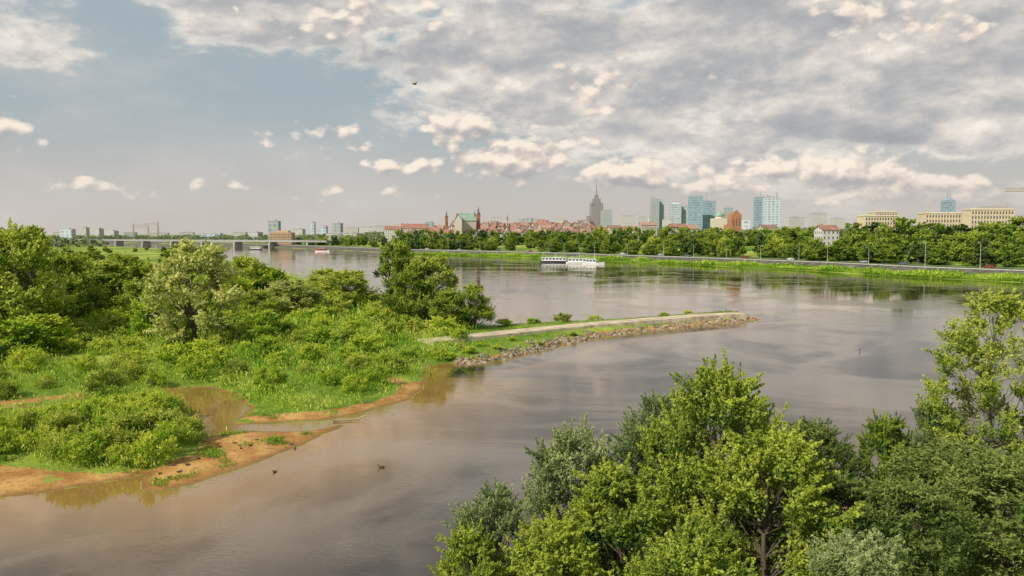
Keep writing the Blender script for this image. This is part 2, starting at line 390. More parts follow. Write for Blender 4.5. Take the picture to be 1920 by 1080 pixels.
for px,by,ty,wp,k in mid:
    x,y=G(px,by,.8); _,_,zt=W(px,ty,y); g=H(x,y)
    place('willow_tree',MID[k],['tall feathery pale willow with drooping outer twigs','broad green willow on the overgrown spit','low rounded green willow thicket tree','fresh green willow with upright ragged crown'][k],'tree',x,y,height=zt-g,width=wp/F*y*1.08)

BU=[make_tree('bush',70+i,3,2.2,26,6000,.28,.42,[L_BUSH,L_BUSH,L_WILLOW,L_BUSH][i],.02,.38,3,stems=5,trunk_r=.02,up=1.2,shootlen=1.4) for i in range(4)]
BN=[make_tree('bush_near',80+i,3,2.2,32,9500,.18,.42,[L_BUSH,L_WILLOW][i],.02,.34,4,stems=5,trunk_r=.02,up=1.2,shootlen=1.4) for i in range(2)]
chosen=[]
def scat(n,y0,y1,px0,px1,sp0,sp1,limit,cond):
    Yd=y0*(y1/y0)**rng.random(n); px=rng.uniform(px0,px1,n); xx=(px-960)/F*Yd
    f=fields(xx,Yd); k=(f[2]>1.4)&(f[1]>.9)&(~f[6])&(f[5]<-.8)&cond(xx,Yd,px); c0=len(chosen)
    for a_,b_,z_,s_ in zip(xx[k],Yd[k],f[0][k],f[2][k]):
        sp=sp0+b_*sp1
        if all((a_-q[0])**2+(b_-q[1])**2>sp*sp for q in chosen): chosen.append((a_,b_,z_,s_))
        if len(chosen)-c0>=limit: break
scat(4000,60,84,-60,365,1.9,0,62,lambda x,y,p:y<83)
scat(12000,85,190,-120,960,2.3,.018,205,lambda x,y,p:(y>85)&(wob(x,y,6,7)>-.7))
for x,y,z,s in chosen:
    px=960+x/y*F
    hh=random.uniform(1.5,3.0) if y<84 else random.uniform(1.4,3.1)+max(0,(y-125))*.012
    if y<84: hh=min(hh,max(.7,18-(np.interp(px,[-100,0,150,270,340,375],[800,785,752,735,750,790])-440)/1500*y-z))
    elif y<125: hh=min(hh,max(.8,18-(np.interp(px,[0,300,450,650,760],[640,630,608,612,655])-440)/1500*y-z))
    hh*=min(1,.6+s*.12); T=random.choice(BN if y<100 else BU)
    place('willow_bush',T,'leafy green willow bush on the overgrown spit','bush',x,y,height=hh,width=hh*random.uniform(1.3,1.7)+y*.005,group='willow bushes covering the spit',z=z)
for px,py,hh in [(818,664,1.2),(838,668,1.0),(862,657,.9),(900,652,.7),(930,656,.7),(960,642,.7),(1010,642,.6),(1075,627,.6),(880,664,.9),(945,613,1.3),(1000,608,1.1),(1055,604,1.5),(1115,599,1.2),(1245,592,.9),(1290,589,.8)]:
    x,y=G(px,py,.8); place('willow_bush',random.choice(BU),'small scruffy green shrub beside the stone breakwater','bush',x,y,height=hh,width=hh*2.8,group='shrubs along the breakwater')

def undergrowth(name,pts,zs,hs,nper,leaf,aspect,mat,label,cat,seed=1,spread=.8,t0=.25):
    rg=np.random.default_rng(seed); n=len(pts)
    idx=np.repeat(np.arange(n),nper); N=len(idx)
    C=pts[idx]; hgt=hs[idx]; t=rg.uniform(0,1,N)
    P=np.stack([C[:,0]+rg.normal(size=N)*spread*hgt,C[:,1]+rg.normal(size=N)*spread*hgt,zs[idx]+t*hgt*rg.uniform(.6,1.1,N)],1)
    A=rg.normal(size=(N,3))*.5; A[:,2]+=1; A/=np.linalg.norm(A,axis=1)[:,None]
    B=np.cross(rg.normal(size=(N,3)),A); B/=np.linalg.norm(B,axis=1)[:,None]
    L=(leaf*hgt*rg.uniform(.6,1.3,N))[:,None]; Wd=L*aspect
    V=np.stack([P-A*L/2,P+B*Wd/2,P+A*L/2,P-B*Wd/2],1).reshape(-1,3)
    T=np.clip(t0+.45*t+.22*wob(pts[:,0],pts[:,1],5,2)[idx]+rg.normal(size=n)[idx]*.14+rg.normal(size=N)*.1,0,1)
    return stuff(name,mesh_quads(name,V,np.arange(4*N).reshape(-1,4),[mat],np.repeat(T,4)),label,cat)
def scatterA(n,y0,y1,cond,p0=-200,p1=1420):
    Yd=y0*(y1/y0)**rng.random(n); px=rng.uniform(p0,p1,n); x=(px-960)/F*Yd
    f=fields(x,Yd); k=cond(x,Yd,f); return np.stack([x,Yd],1)[k],f[0][k]
p,z=scatterA(38000,56,360,lambda x,y,f:(f[2]>.5)&(f[1]>.6)&(~f[6])&(f[5]<-.2))
lump=np.clip(1.0+.8*wob(p[:,0],p[:,1],2.6,6),.4,2.0)
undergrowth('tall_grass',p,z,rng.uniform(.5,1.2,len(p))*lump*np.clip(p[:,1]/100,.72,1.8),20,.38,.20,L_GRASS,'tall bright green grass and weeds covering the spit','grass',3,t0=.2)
p,z=scatterA(30000,100,230,lambda x,y,f:f[6]&(f[2]>.5)&(x>-12)&(wob(x,y,1.5,2)>-.45),780,1420)
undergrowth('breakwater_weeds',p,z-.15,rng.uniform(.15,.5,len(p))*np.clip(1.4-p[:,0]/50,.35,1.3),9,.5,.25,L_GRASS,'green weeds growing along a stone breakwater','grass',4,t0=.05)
p,z=scatterA(12000,54,80,lambda x,y,f:(f[5]>.1)&(f[2]>.8)&(wob(x,y,1.3,5)>.35),200,660)
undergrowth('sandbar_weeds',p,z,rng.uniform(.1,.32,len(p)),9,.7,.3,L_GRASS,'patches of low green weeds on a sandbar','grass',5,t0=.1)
n=11000; t=rng.random(n)
seg=C_line[3:11]
def along(line,s):
    d=np.r_[0,np.cumsum(np.linalg.norm(np.diff(line,axis=0),axis=1))]; q=s*d[-1]
    x=np.interp(q,d,line[:,0]); y=np.interp(q,d,line[:,1]); e=1.0
    x2=np.interp(q+e,d,line[:,0])-np.interp(q-e,d,line[:,0]); y2=np.interp(q+e,d,line[:,1])-np.interp(q-e,d,line[:,1]); l=np.hypot(x2,y2)
    return x,y,y2/l,-x2/l
def shift(x,y): return 8.5*sstep(-x/np.maximum(y,1),-.02,.12)
x,y,nx,ny=along(seg,t**1.4); off=rng.uniform(.2,1,n)*(11.5-shift(x,y)); p=np.stack([x+nx*off,y+ny*off],1)
zz=fields(p[:,0],p[:,1])[0]
undergrowth('shore_grass',p,zz,rng.uniform(.4,1.6,n)*np.clip(1+.8*wob(p[:,0],p[:,1],7,1),.3,1.9),14,.6,.4,L_GRASS,'yellow-green shrubs and grass along the far shore','grass',6,t0=.02)

# ---------------- breakwater
CONC=plain('weathered_concrete',(.50,.41,.29),.9,var=.35,scale=.5)
path=[G(px,py,1.35) for px,py in [(796,640),(880,631),(960,623),(1100,609),(1250,597),(1330,591),(1392,588)]]
mb=MB(); n=len(path); hw=2.1
pv=[]
for i,p in enumerate(path):
    a=path[max(i-1,0)]; b=path[min(i+1,n-1)]; d=Vector((b[0]-a[0],b[1]-a[1])).normalized(); nn=Vector((-d.y,d.x))
    w_=hw*(1 if i<n-1 else .6)
    for o,z in ((-w_-.15,.2),(-w_,1.5),(w_,1.5),(w_+.15,.2)): pv.append((p[0]+nn.x*o,p[1]+nn.y*o,z))
fs=[]
for i in range(n-1):
    for k in range(3): a=i*4+k; fs.append((a,a+4,a+5,a+1))
fs+=[(0,1,2,3),tuple(((n-1)*4+k) for k in (3,2,1,0))]
mb.add(pv,fs)
thing('breakwater','long low concrete breakwater reaching out into the river','breakwater',(0,0,0),me=mb.mesh('breakwater',[CONC]))
ROCK=plain('rubble_rock',(.25,.20,.145),.95,var=.75,scale=1.3)
def rocks(pts,zs,sz,seed):
    import bmesh
    bm=bmesh.new(); bmesh.ops.create_icosphere(bm,subdivisions=1,radius=1); bv=np.array([v.co[:] for v in bm.verts]); bf=np.array([[v.index for v in f.verts] for f in bm.faces]); bm.free()
    rg=np.random.default_rng(seed); V=[];Fq=[]
    for i,(p,z,s) in enumerate(zip(pts,zs,sz)):
        v=bv*(1+rg.normal(size=(len(bv),1))*.25)*np.array([rg.uniform(.7,1.4),rg.uniform(.7,1.4),rg.uniform(.4,.8)])*s
        a=rg.uniform(0,6.28); c_,s_=cos(a),sin(a); v=np.stack([v[:,0]*c_-v[:,1]*s_,v[:,0]*s_+v[:,1]*c_,v[:,2]],1)
        V.append(v+np.array([p[0],p[1],z])); Fq.append(bf+i*len(bv))
    return np.vstack(V),np.vstack(Fq)
p,z=scatterA(60000,95,215,lambda x,y,f:f[6]&(f[2]>-.9+wob(x,y,1.3,6)*.8)&(f[2]<2.3+wob(x,y,2,3)*1.4)&(x>-14),780,1440)
k=rng.permutation(len(p))[:7500]; p=p[k];z=z[k]
V,Q=rocks(p,z,.09+rng.random(len(p))**2.8*.36,5)
stuff('rubble',mesh_quads('rubble',V,Q,[ROCK],k=3),'grey-brown rubble stones armouring the breakwater','stones')
mb=MB(); mb.tube([(-1.6,0,.1),(-.4,.12,.16),(.8,-.05,.2),(1.7,.25,.42)],[.09,.08,.06,.02],7); mb.tube([(.3,0,.17),(.7,.5,.4),(.9,.8,.42)],[.05,.035,.01],6)
x,y=G(655,790); thing('driftwood','pale bare driftwood branch stranded in shallow water','driftwood',(x,y,0),.4,me=mb.mesh('driftwood',[plain('driftwood_grey',(.42,.35,.25))],True))

# ---------------- far embankment
DARKW=plain('embankment_stone',(.085,.08,.072),.9,var=.45,scale=.3); PAVE=plain('paving',(.11,.105,.095),.9,var=.2); ASPH=plain('asphalt',(.055,.055,.058),.9,var=.15); WHITE=plain('white_paint',(.62,.62,.60),.6,var=.08); PARA=plain('parapet_stone',(.42,.41,.39),.8)
sline=np.vstack([C_line[1:16]])
S=np.linspace(0,1,260)**1.0
x,y,nx,ny=along(sline,S)
ker=np.ones(9)/9
nx=np.convolve(np.pad(nx,4,mode='edge'),ker,'valid'); ny=np.convolve(np.pad(ny,4,mode='edge'),ker,'valid'); l=np.hypot(nx,ny); nx/=l; ny/=l
BX,BY,NX,NY=x.copy(),y.copy(),nx.copy(),ny.copy(); SH=shift(BX,BY)
def strip(name,offs,mat):
    V=[];n=len(BX)
    for o,z in offs: V.append(np.stack([BX+NX*(o-SH),BY+NY*(o-SH),np.full(n,z)],1))
    V=np.vstack(V); Q=[]
    for k in range(len(offs)-1):
        for i in range(n-1): Q.append((k*n+i,k*n+i+1,(k+1)*n+i+1,(k+1)*n+i))
    return mesh_quads(name,V,Q,[mat])
steps=[(11.7,-.3),(11.7,1.7)]
for i in range(5): steps+=[(11.7+.85*(i+1),1.7+.42*i),(11.7+.85*(i+1),2.12+.42*i)]
PZ=3.8
thing('embankment_wall','long stepped grey stone embankment wall along the river','wall',(0,0,0),me=strip('embankment_wall',steps,DARKW))
structure('promenade',strip('promenade',[(15.96,3.4),(15.96,PZ),(18.5,PZ),(18.5,1)],PAVE))
thing('kerb_wall','low pale concrete parapet edging the riverside promenade','wall',(0,0,0),me=strip('kerb_wall',[(16.0,PZ+.01),(16.0,PZ+.28),(16.3,PZ+.28),(16.3,PZ+.01)],PARA))
structure('grass_verge',strip('grass_verge',[(18.5,PZ-.03),(27,PZ-.02),(36,PZ-.02),(50,4.0),(56,2.8)],plain('verge_grass',(.10,.16,.028),.9,var=.5,scale=.12)))
structure('road',strip('road',[(27,3.6),(27,PZ+.03),(31.5,PZ+.03),(31.5,3.6)],ASPH))
def bank(px,off):
    r=(px-960)/F
    PXx=BX+NX*off; PYy=BY+NY*off
    k=int(np.argmin(abs(PXx/np.maximum(PYy,1)-r)+(PYy<100)*9)); 
    o=off-(SH[k] if off<36 else 0)
    return float(BX[k]+NX[k]*o),float(BY[k]+NY[k]*o),atan2(-NX[k],NY[k])
for px in (1585,1318):
    bx,by,br=bank(px,13.6); mb=MB()
    for i in range(10): mb.box(-2,2,-4.2+i*.8,-3.35+i*.8,-1.3,-.75+i*.28)
    mb.box(-2.4,-2.02,-4.3,4.2,-1.3,.3); mb.box(2.02,2.4,-4.3,4.2,-1.3,.3)
    thing('stairs','pale concrete stairs descending the stone embankment','stairs',(bx,by,1.8),br,me=mb.mesh('stairs',[plain('stair_concrete',(.4,.39,.36))]),group='stairs down the embankment')
mb=MB(); mb.lathe([(.11,0),(.10,.8),(.07,1),(.05,9)],8); pm=mb.mesh('post',[WHITE])
mb=MB(); mb.tube([(0,0,9),(.2,0,9.4),(1.3,0,9.6)],[.05,.05,.04],6); am=mb.mesh('arm',[WHITE])
mb=MB(); mb.box(1.0,1.9,-.16,.16,9.52,9.68); hm=mb.mesh('lamp_head',[WHITE])
for px in list(range(760,1100,30))+list(range(1120,1500,62))+[1560,1640,1740,1847,1905]:
    bx,by,br=bank(px,24); e=thing('street_lamp','tall white street lamp beside the riverside road','street lamp',(bx,by,PZ-.1),br-pi/2,(1,1,.85 if px<1700 else 1.15),'street lamps along the riverside road')
    ob('post',pm,e); ob('arm',am,e); ob('lamp_head',hm,e)
def car_meshes(c,nm):
    mb=MB(); mb.box(-2.15,2.15,-.85,.85,.3,.85,tx=.06); mb.box(-2.1,2.1,-.83,.83,.851,.95,tx=.12,ty=.05); mb.box(-1.2,1.0,-.74,.74,1.36,1.44,tx=.12,ty=.06)
    for xx in(-1.25,-.1,1.02): mb.box(xx-.05,xx+.05,-.77,.77,.93,1.38)
    return mb.mesh('car_body',[plain(nm,c,.3,var=.05)])
mb=MB(); mb.box(-1.65,1.45,-.76,.76,.94,1.37,tx=.42,ty=.08); gm=mb.mesh('glass',[plain('dark_glass',(.03,.035,.04),.1)])
mb=MB(); mb.tube([(0,-.1,0),(0,.1,0)],[.32,.32],14); wm=mb.mesh('wheel',[plain('rubber',(.02,.02,.02))])
cb=[(car_meshes((.6,.6,.6),'car_white'),'white'),(car_meshes((.25,.03,.03),'car_red'),'red'),(car_meshes((.1,.12,.16),'car_dark'),'dark blue'),(car_meshes((.4,.4,.42),'car_silver'),'silver')]
for i,px in enumerate([815,870,935,1003,1170,1236,1290,1395,1480,1610,1690,1870]):
    bx,by,br=bank(px,28+ (i%2)*2.4); bm_,cn=cb[(i*7)%4]
    e=thing('car',cn+' car driving on the riverside road','car',(bx,by,PZ+.03),br,group='cars on the riverside road')
    ob('car_body',bm_,e); ob('car_window',gm,e)
    for a in(-1.35,1.3):
        for b in(-.78,.78): ob('wheel',wm,e,(a,b,.32))

# ---------------- far trees
FT=[make_tree('park_tree',90+i,13,[5,5.5,4.2,6][i],34,4600,.85,.7,[L_FAR,L_FAR,L_DARK,L_WILLOW][i],.05,.33,2,trunk_r=.3,up=1) for i in range(4)]
pts=[]; tries=0
PL=['green park tree on the far river bank','broad green park tree on the far river bank','dark green park tree on the far river bank','pale yellow-green tree on the far river bank']
def ptree(px,off,spf,h0,h1):
    bx,by,_=bank(px,off)
    bx+=random.uniform(-4,4)
    sp=spf+off*.015
    if any((bx-a)**2+(by-b)**2<sp*sp for a,b in pts): return False
    pts.append((bx,by)); k=random.choice([0,0,1,1,2,3])
    place('park_tree',FT[k],PL[k],'tree',bx,by,
       height=random.uniform(h0,h1),width=random.uniform(8,14),group='park trees along the far river bank'); return True
c0=0
while c0<95 and tries<6000:
    tries+=1; c0+=ptree(random.uniform(560,1950),random.uniform(36,58),6.2,6,13)
tries=0; c0=0
while c0<72 and tries<8000:
    tries+=1; c0+=ptree(random.uniform(600,1950),random.uniform(65,120),7.5,10,14.5)
tries=0; c0=0
while c0<34 and tries<8000:
    tries+=1; c0+=ptree(random.uniform(700,1950),random.uniform(125,210),9,9.5,14)
for px,yy,ht in [(1700,470,21),(1755,500,15),(1650,480,16),(1860,430,17),(1905,400,16),(1595,450,14),(1480,560,15),(1910,470,18),(1800,455,12),(1532,455,10.5),(1572,450,11)]:
    xx=(px-960)/F*yy; place('park_tree',FT[1],'large green deciduous tree on the far bank slope','tree',xx,yy,height=ht,width=ht*1.1,group='park trees along the far river bank')
for i in range(32):
    px=742+i*12+random.uniform(-4,4); yy=random.uniform(770,830); xx=(px-960)/F*yy; g=H(xx,yy); zt_=W(px,random.uniform(429,438),yy)[2]; k=random.choice([0,1,2])
    place('park_tree',FT[k],PL[k],'tree',xx,yy,height=max(5,zt_-g),width=random.uniform(9,14),group='park trees along the far river bank',z=g)
for i in range(28):
    px=1125+i*14.5+random.uniform(-5,5); yy=random.uniform(615,665); xx=(px-960)/F*yy; g=H(xx,yy); zt_=W(px,random.uniform(423,434),yy)[2]; k=random.choice([0,1,1,2,3])
    place('park_tree',FT[k],PL[k],'tree',xx,yy,height=max(5,zt_-g),width=random.uniform(9,13),group='park trees along the far river bank',z=g)
for i in range(22):
    px=1590+i*15.5+random.uniform(-4,4); yy=random.uniform(590,640); xx=(px-960)/F*yy; g=H(xx,yy); zt_=W(px,random.uniform(416,428),yy)[2]; k=random.choice([0,1,1,2])
    place('park_tree',FT[k],PL[k],'tree',xx,yy,height=max(5,zt_-g),width=random.uniform(10,15),group='park trees along the far river bank',z=g)
for i in range(70):
    Yd=random.uniform(230,900); px=random.uniform(-60,420)
    xx=(px-960)/F*Yd
    f=fields(np.array([xx]),np.array([Yd]))
    if f[2][0]<6: continue
    hh=random.uniform(3,7); place('meadow_tree',FT[random.choice([0,1,3])],'rounded tree on the flat flood meadow','tree',xx,Yd,height=hh,width=hh*1.5,group='trees dotted over the flood meadow',z=f[0][0])
for i in range(14):
    px=-50+i*10+random.uniform(-4,4); Yd=random.uniform(500,620); xx=(px-960)/F*Yd
    ztop=W(px,random.uniform(417,432),Yd)[2]; g=H(xx,Yd)
    place('meadow_tree',FT[i%2],'tall dark tree at the meadow edge','tree',xx,Yd,height=ztop-g,width=12,group='tall trees at the meadow edge',z=g)
n=2600; px=rng.uniform(-150,2050,n); Yd=rng.uniform(1050,2600,n); xx=(px-960)/F*Yd
f=fields(xx,Yd); k=(f[4]>60)|(f[2]>40); xx=xx[k];Yd=Yd[k];zz=f[0][k]; n=len(xx)
N=n*60; idx=np.repeat(np.arange(n),60); d=sph(N,rng); hh=rng.uniform(6,13,n)
P=np.stack([xx[idx]+d[:,0]*9,Yd[idx]+d[:,1]*9,zz[idx]+hh[idx]*.55+d[:,2]*hh[idx]*.5],1)
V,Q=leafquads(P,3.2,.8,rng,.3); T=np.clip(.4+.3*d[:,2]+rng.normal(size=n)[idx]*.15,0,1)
stuff('distant_woodland',mesh_quads('distant_woodland',V,Q,[leafmat('haze_leaf',(.08,.11,.07),(.13,.17,.09),(.20,.24,.12),.1)],np.repeat(T,4)),'hazy wooded belt along the horizon','woodland')  # aerial haze is put into the leaf colours of this belt

# ---------------- buildings
ROOFS=[plain('red_tile',(.29,.14,.105),.85,var=.3,scale=.4),plain('orange_tile',(.34,.21,.16),.85,var=.25,scale=.4),plain('brown_tile',(.22,.14,.11),.85,var=.3,scale=.4)]
WALLS=[facade('cream_wall',(.47,.43,.37),(.10,.10,.11),2.6,3.1,.36,.5),facade('pink_wall',(.42,.36,.33),(.10,.10,.11),2.8,3.1,.36,.5),facade('white_wall',(.50,.49,.47),(.10,.11,.12),2.7,3.2,.36,.5),facade('ochre_wall',(.43,.37,.28),(.09,.09,.09),2.9,3.0,.36,.5)]
def house(px,Yd,wpx,top,eave,wm_,rm,label,gable_front=False,group=None,depth=11,name='house',rot=None,zb=None):
    x0,_,zt=W(px,top,Yd); ze=W(px,eave,Yd)[2]; g=(H(x0,Yd) if zb is None else zb)-.5; w=wpx/F*Yd
    e=thing(name,label,'building',(x0,Yd,g),rot if rot is not None else random.uniform(-.3,.3),group=group)
    he=ze-g; ht=zt-g; a=w/2; b=depth/2; mb=MB()
    if gable_front:
        mb.add([(-a,-b,0),(a,-b,0),(a,b,0),(-a,b,0),(-a,-b,he),(a,-b,he),(a,b,he),(-a,b,he),(0,-b,ht-.2),(0,b,ht-.2)],[(0,1,5,8,4),(1,2,6,5),(2,3,7,9,6),(3,0,4,7)])
    else:
        mb.add([(-a,-b,0),(a,-b,0),(a,b,0),(-a,b,0),(-a,-b,he),(a,-b,he),(a,b,he),(-a,b,he),(-a,0,ht-.2),(a,0,ht-.2)],[(0,1,5,4),(1,2,6,9,5),(2,3,7,6),(3,0,4,8,7)])
    ob('wall',mb.mesh('wall',[wm_]),e)
    mb=MB(); o=.5
    def slab(p): mb.add([*p,*[(q[0],q[1],q[2]+.35) for q in p]],[(0,1,2,3),(7,6,5,4),(0,4,5,1),(1,5,6,2),(2,6,7,3),(3,7,4,0)])
    if gable_front:
        slab([(-a-o,-b-o,he-.3),(0,-b-o,ht),(0,b+o,ht),(-a-o,b+o,he-.3)]); slab([(0,-b-o,ht),(a+o,-b-o,he-.3),(a+o,b+o,he-.3),(0,b+o,ht)])
    else:
        slab([(-a-o,-b-o,he-.3),(a+o,-b-o,he-.3),(a+o,0,ht),(-a-o,0,ht)]); slab([(-a-o,0,ht),(a+o,0,ht),(a+o,b+o,he-.3),(-a-o,b+o,he-.3)])
    rf=ob('roof',mb.mesh('roof',[rm]),e)
    mb=MB(); mb.box(-a*.5-.5,-a*.5+.5,.6,1.6,he+(ht-he)*.4,ht+1.1); ob('chimney',mb.mesh('chimney',[plain('chimney_brick',(.35,.2,.14))]),rf)
    return e
GT='red-roofed tenement houses of the old town'
for row,(Y0,t0,t1,p0,p1) in enumerate([(980,413,420,850,1105),(920,419,426,800,1110),(870,426,433,765,1120)]):
    px=p0
    while px<p1:
        wp=random.uniform(7,15); top=random.uniform(t0,t1); 
        wi=random.randrange(4); ri=random.choice([0,0,1,2])
        house(px+wp/2,Y0+random.uniform(-15,15),wp,top,top+random.uniform(5,8),WALLS[wi],ROOFS[ri],['cream','pink','white','ochre'][wi]+' old town tenement with '+['red','orange','brown'][ri]+' tiled roof',random.random()<.45,GT,rot=random.uniform(-.7,.7))
        px+=wp*random.uniform(.75,1.0)
for px,Yd,wp,top,ev,wi,ri in [(1270,690,30,420,426,2,0),(1298,695,18,422,429,0,1),(1180,760,30,425,431,2,0),(1152,800,22,423,428,0,2),(1215,900,30,417,422,1,1),(1550,490,32,423,431,2,0),(1440,800,30,422,427,0,2),(1130,840,26,426,431,3,0),(735,1000,26,424,430,2,0),(775,1010,46,420,428,0,0)]:
    house(px,Yd,wp,top,ev,WALLS[wi],ROOFS[ri],['cream','pink','white','ochre'][wi]+' building with tiled roof among park trees',group='red-roofed buildings among the trees',rot=.1)

def block(name,px,Yd,wpx,top,mat,label,depth=None,parts=(),rot=0.,cat='building',group=None,zb=None,slope=0,crown=0):
    x0,_,zt=W(px,top,Yd); g=(H(x0,Yd) if zb is None else zb)-1; w=wpx/F*Yd; d=depth or w*.8; hh=zt-g
    e=thing(name,label,cat,(x0,Yd,g),rot,group=group); mb=MB(); mb.box(-w/2,w/2,-d/2,d/2,0,hh)
    if slope: 
        for i in (5,6): mb.v[i]=(mb.v[i][0],mb.v[i][1],mb.v[i][2]-slope)
    ob('wall',mb.mesh('wall',[mat]),e)
    if crown:
        mb=MB(); mb.box(-w*.36,w*.36,-d*.36,d*.36,hh+.01,hh+crown,tx=w*.08,ty=d*.08); ob('upper_tier',mb.mesh('upper_tier',[mat]),e)
    elif not slope:
        mb=MB(); mb.box(-w/2-.3,w/2+.3,-d/2-.3,d/2+.3,hh+.01,hh+.8); mb.box(-w*.25,w*.2,-d*.2,d*.2,hh+.82,hh+.8+min(5,hh*.07)); ob('roof',mb.mesh('roof',[plain('roof_grey',(.36,.37,.39))]),e)
    for q in parts:
        mb=MB(); h2=q[1]/F*Yd; mb.lathe([(w*.045,hh+.5),(w*.04,hh+h2*.5),(w*.025,hh+h2)],8,cx=q[0]*w); ob('antenna',mb.mesh('antenna',[plain('mast_grey',(.26,.28,.31))]),e)
    return e,w,d,hh
GB=facade('hazed_blue_glass',(.29,.37,.44),(.20,.28,.37),9,9,.85,.7,.6,.1); GB2=facade('hazed_glass',(.42,.48,.50),(.29,.36,.41),12,9,.9,.5,.6,.1); GG=facade('hazed_grey_tower',(.33,.36,.38),(.23,.27,.30),9,9,.55,.55,.6,.1); GW=facade('hazed_white_tower',(.48,.53,.60),(.26,.33,.42),14,9,.6,.5,.6,.1)  # distance haze is mixed into these tower wall and window colours
HB=facade('haze_block',(.46,.44,.44),(.30,.31,.33),5,4,.4,.45,.5)  # far blocks: wall and window colours paled by painted-in haze
block('skyscraper',1228,3300,15,370,GG,'grey glass skyscraper with slanted top',slope=8,parts=[(-.3,4)])
block('skyscraper',1239,3320,13,375,GB2,'pale glass skyscraper with stepped side')
block('skyscraper',1266,3200,20,383,GB2,'pale banded glass office tower block',crown=6)
block('skyscraper',1283,3220,16,387,GB2,'pale banded glass office tower block')
block('skyscraper',1304,3000,23,368,GB,'tall blue glass skyscraper with flat roof',depth=40)
block('skyscraper',1328,3100,24,377,GB,'blue glass tower with flat roof',parts=[(-.2,8)])
block('office_block',1366,2600,15,390,GG,'grey office block beside a brick church')
block('skyscraper',1424,3000,17,370,GB,'blue glass tower with rooftop antenna',parts=[(.1,11)])
block('skyscraper',1447,2900,27,371,GW,'white and blue striped hotel tower',parts=[(.35,11),(-.3,6)])
block('skyscraper',1778,3000,20,376,GB,'blue glass tower with stepped top and antennas',parts=[(-.1,18),(.12,20)],depth=30,crown=10)
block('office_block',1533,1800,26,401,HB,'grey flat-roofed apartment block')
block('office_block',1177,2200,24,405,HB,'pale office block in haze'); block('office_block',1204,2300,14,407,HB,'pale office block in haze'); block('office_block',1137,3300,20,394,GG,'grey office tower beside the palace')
block('office_block',514,1500,20,415,GG,'grey tower block above the far bank')
gO='hazy apartment blocks on the horizon'
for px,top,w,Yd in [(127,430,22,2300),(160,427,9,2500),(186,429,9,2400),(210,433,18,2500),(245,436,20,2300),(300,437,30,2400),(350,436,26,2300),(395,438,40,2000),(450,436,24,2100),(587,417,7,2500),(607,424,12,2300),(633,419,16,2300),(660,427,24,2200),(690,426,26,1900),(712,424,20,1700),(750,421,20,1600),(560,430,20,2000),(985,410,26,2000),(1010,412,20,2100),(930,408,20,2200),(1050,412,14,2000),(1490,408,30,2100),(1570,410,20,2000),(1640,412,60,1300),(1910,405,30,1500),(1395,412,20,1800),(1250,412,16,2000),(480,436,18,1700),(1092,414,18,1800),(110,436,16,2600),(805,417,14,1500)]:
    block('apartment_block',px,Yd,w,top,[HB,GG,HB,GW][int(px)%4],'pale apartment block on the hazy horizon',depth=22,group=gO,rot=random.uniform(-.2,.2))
block('riverside_building',530,1150,40,436,facade('orange_wall',(.38,.26,.16),(.10,.09,.08),3.5,3.6,.5,.5),'long ochre riverside building above the embankment',depth=18,crown=3)
block('riverside_building',640,1300,60,438,WALLS[2],'low white building above the embankment',depth=14)

BEI=plain('beige_stone',(.52,.45,.34),.9,var=.12,scale=.2); WG=plain('window_glass',(.09,.09,.09),.3)
def beige(px,Yd,wpx,top,nx_,nz,label,rot=0):
    x0,_,zt=W(px,top,Yd); g=H(x0,Yd)-1; w=wpx/F*Yd; hh=zt-g; d=16
    e=thing('institutional_building',label,'building',(x0,Yd,g),rot)
    mb=MB(); mb.box(-w/2,w/2,-d/2,d/2,0,hh); ob('wall',mb.mesh('wall',[BEI]),e)
    mb=MB(); mb.box(-w/2-.5,w/2+.5,-d/2-.5,d/2+.5,hh+.01,hh+.7); mb.box(-w/2,w/2,-d/2+1,d/2-1,hh+.72,hh+1.3); ob('roof',mb.mesh('roof',[plain('cornice',(.54,.48,.38))]),e)
    sw=w/nx_; sh=3.9; mb=MB(); mb.box(-sw*.2,sw*.2,-.12,.05,0,2.1); wmsh=mb.mesh('window',[WG])
    mb=MB(); mb.box(-sw*.13,sw*.13,-.55,.0,0,sh*nz-1.2); pil=mb.mesh('pilaster',[BEI])
    for i in range(nx_):
        for j in range(nz): ob('window',wmsh,e,(-w/2+sw*(i+.5),-d/2,hh-sh*(j+1)+.6))
    for i in range(nx_+1): ob('pilaster',pil,e,(-w/2+sw*i,-d/2,hh-sh*nz+.4))
beige(1772,690,84,401,16,4,'long beige institutional building with tall windows',-.06)
beige(1852,670,76,394,14,5,'taller beige institutional wing with pilasters',-.06)
beige(1645,720,62,406,12,4,'beige institutional building with flat roof',.05)
beige(1655,760,40,399,8,3,'upper setback wing of a beige building',.05)

x0,_,_=W(1118,400,3500); g=14; e=thing('palace_tower','stepped stone palace skyscraper with a tall spire','tower',(x0,3500,g),.1)
PM=facade('hazed_palace_stone',(.27,.245,.26),(.19,.18,.20),6,8,.4,.7,.5); PS_=plain('palace_plain',(.22,.205,.225),var=.1)  # palace stone colours include a painted distance haze
def zt(py): return W(1118,py,3500)[2]-g
mb=MB(); mb.box(-26,26,-22,22,0,zt(386)); mb.box(-40,42,-26,26,0,zt(405)); mb.box(-62,66,-24,24,0,zt(413)); ob('wall',mb.mesh('wall',[PM]),e)
mb=MB(); mb.box(-16,16,-15,15,zt(386)+.1,zt(373)); mb.box(-8,8,-8,8,zt(373)+.1,zt(366)); ob('upper_tier',mb.mesh('upper_tier',[PM]),e)
mb=MB(); mb.lathe([(3.5,zt(366)),(2.6,zt(361)),(1.8,zt(357)),(1.5,zt(352)),(1.3,zt(346))],10); ob('spire',mb.mesh('spire',[PS_]),e)
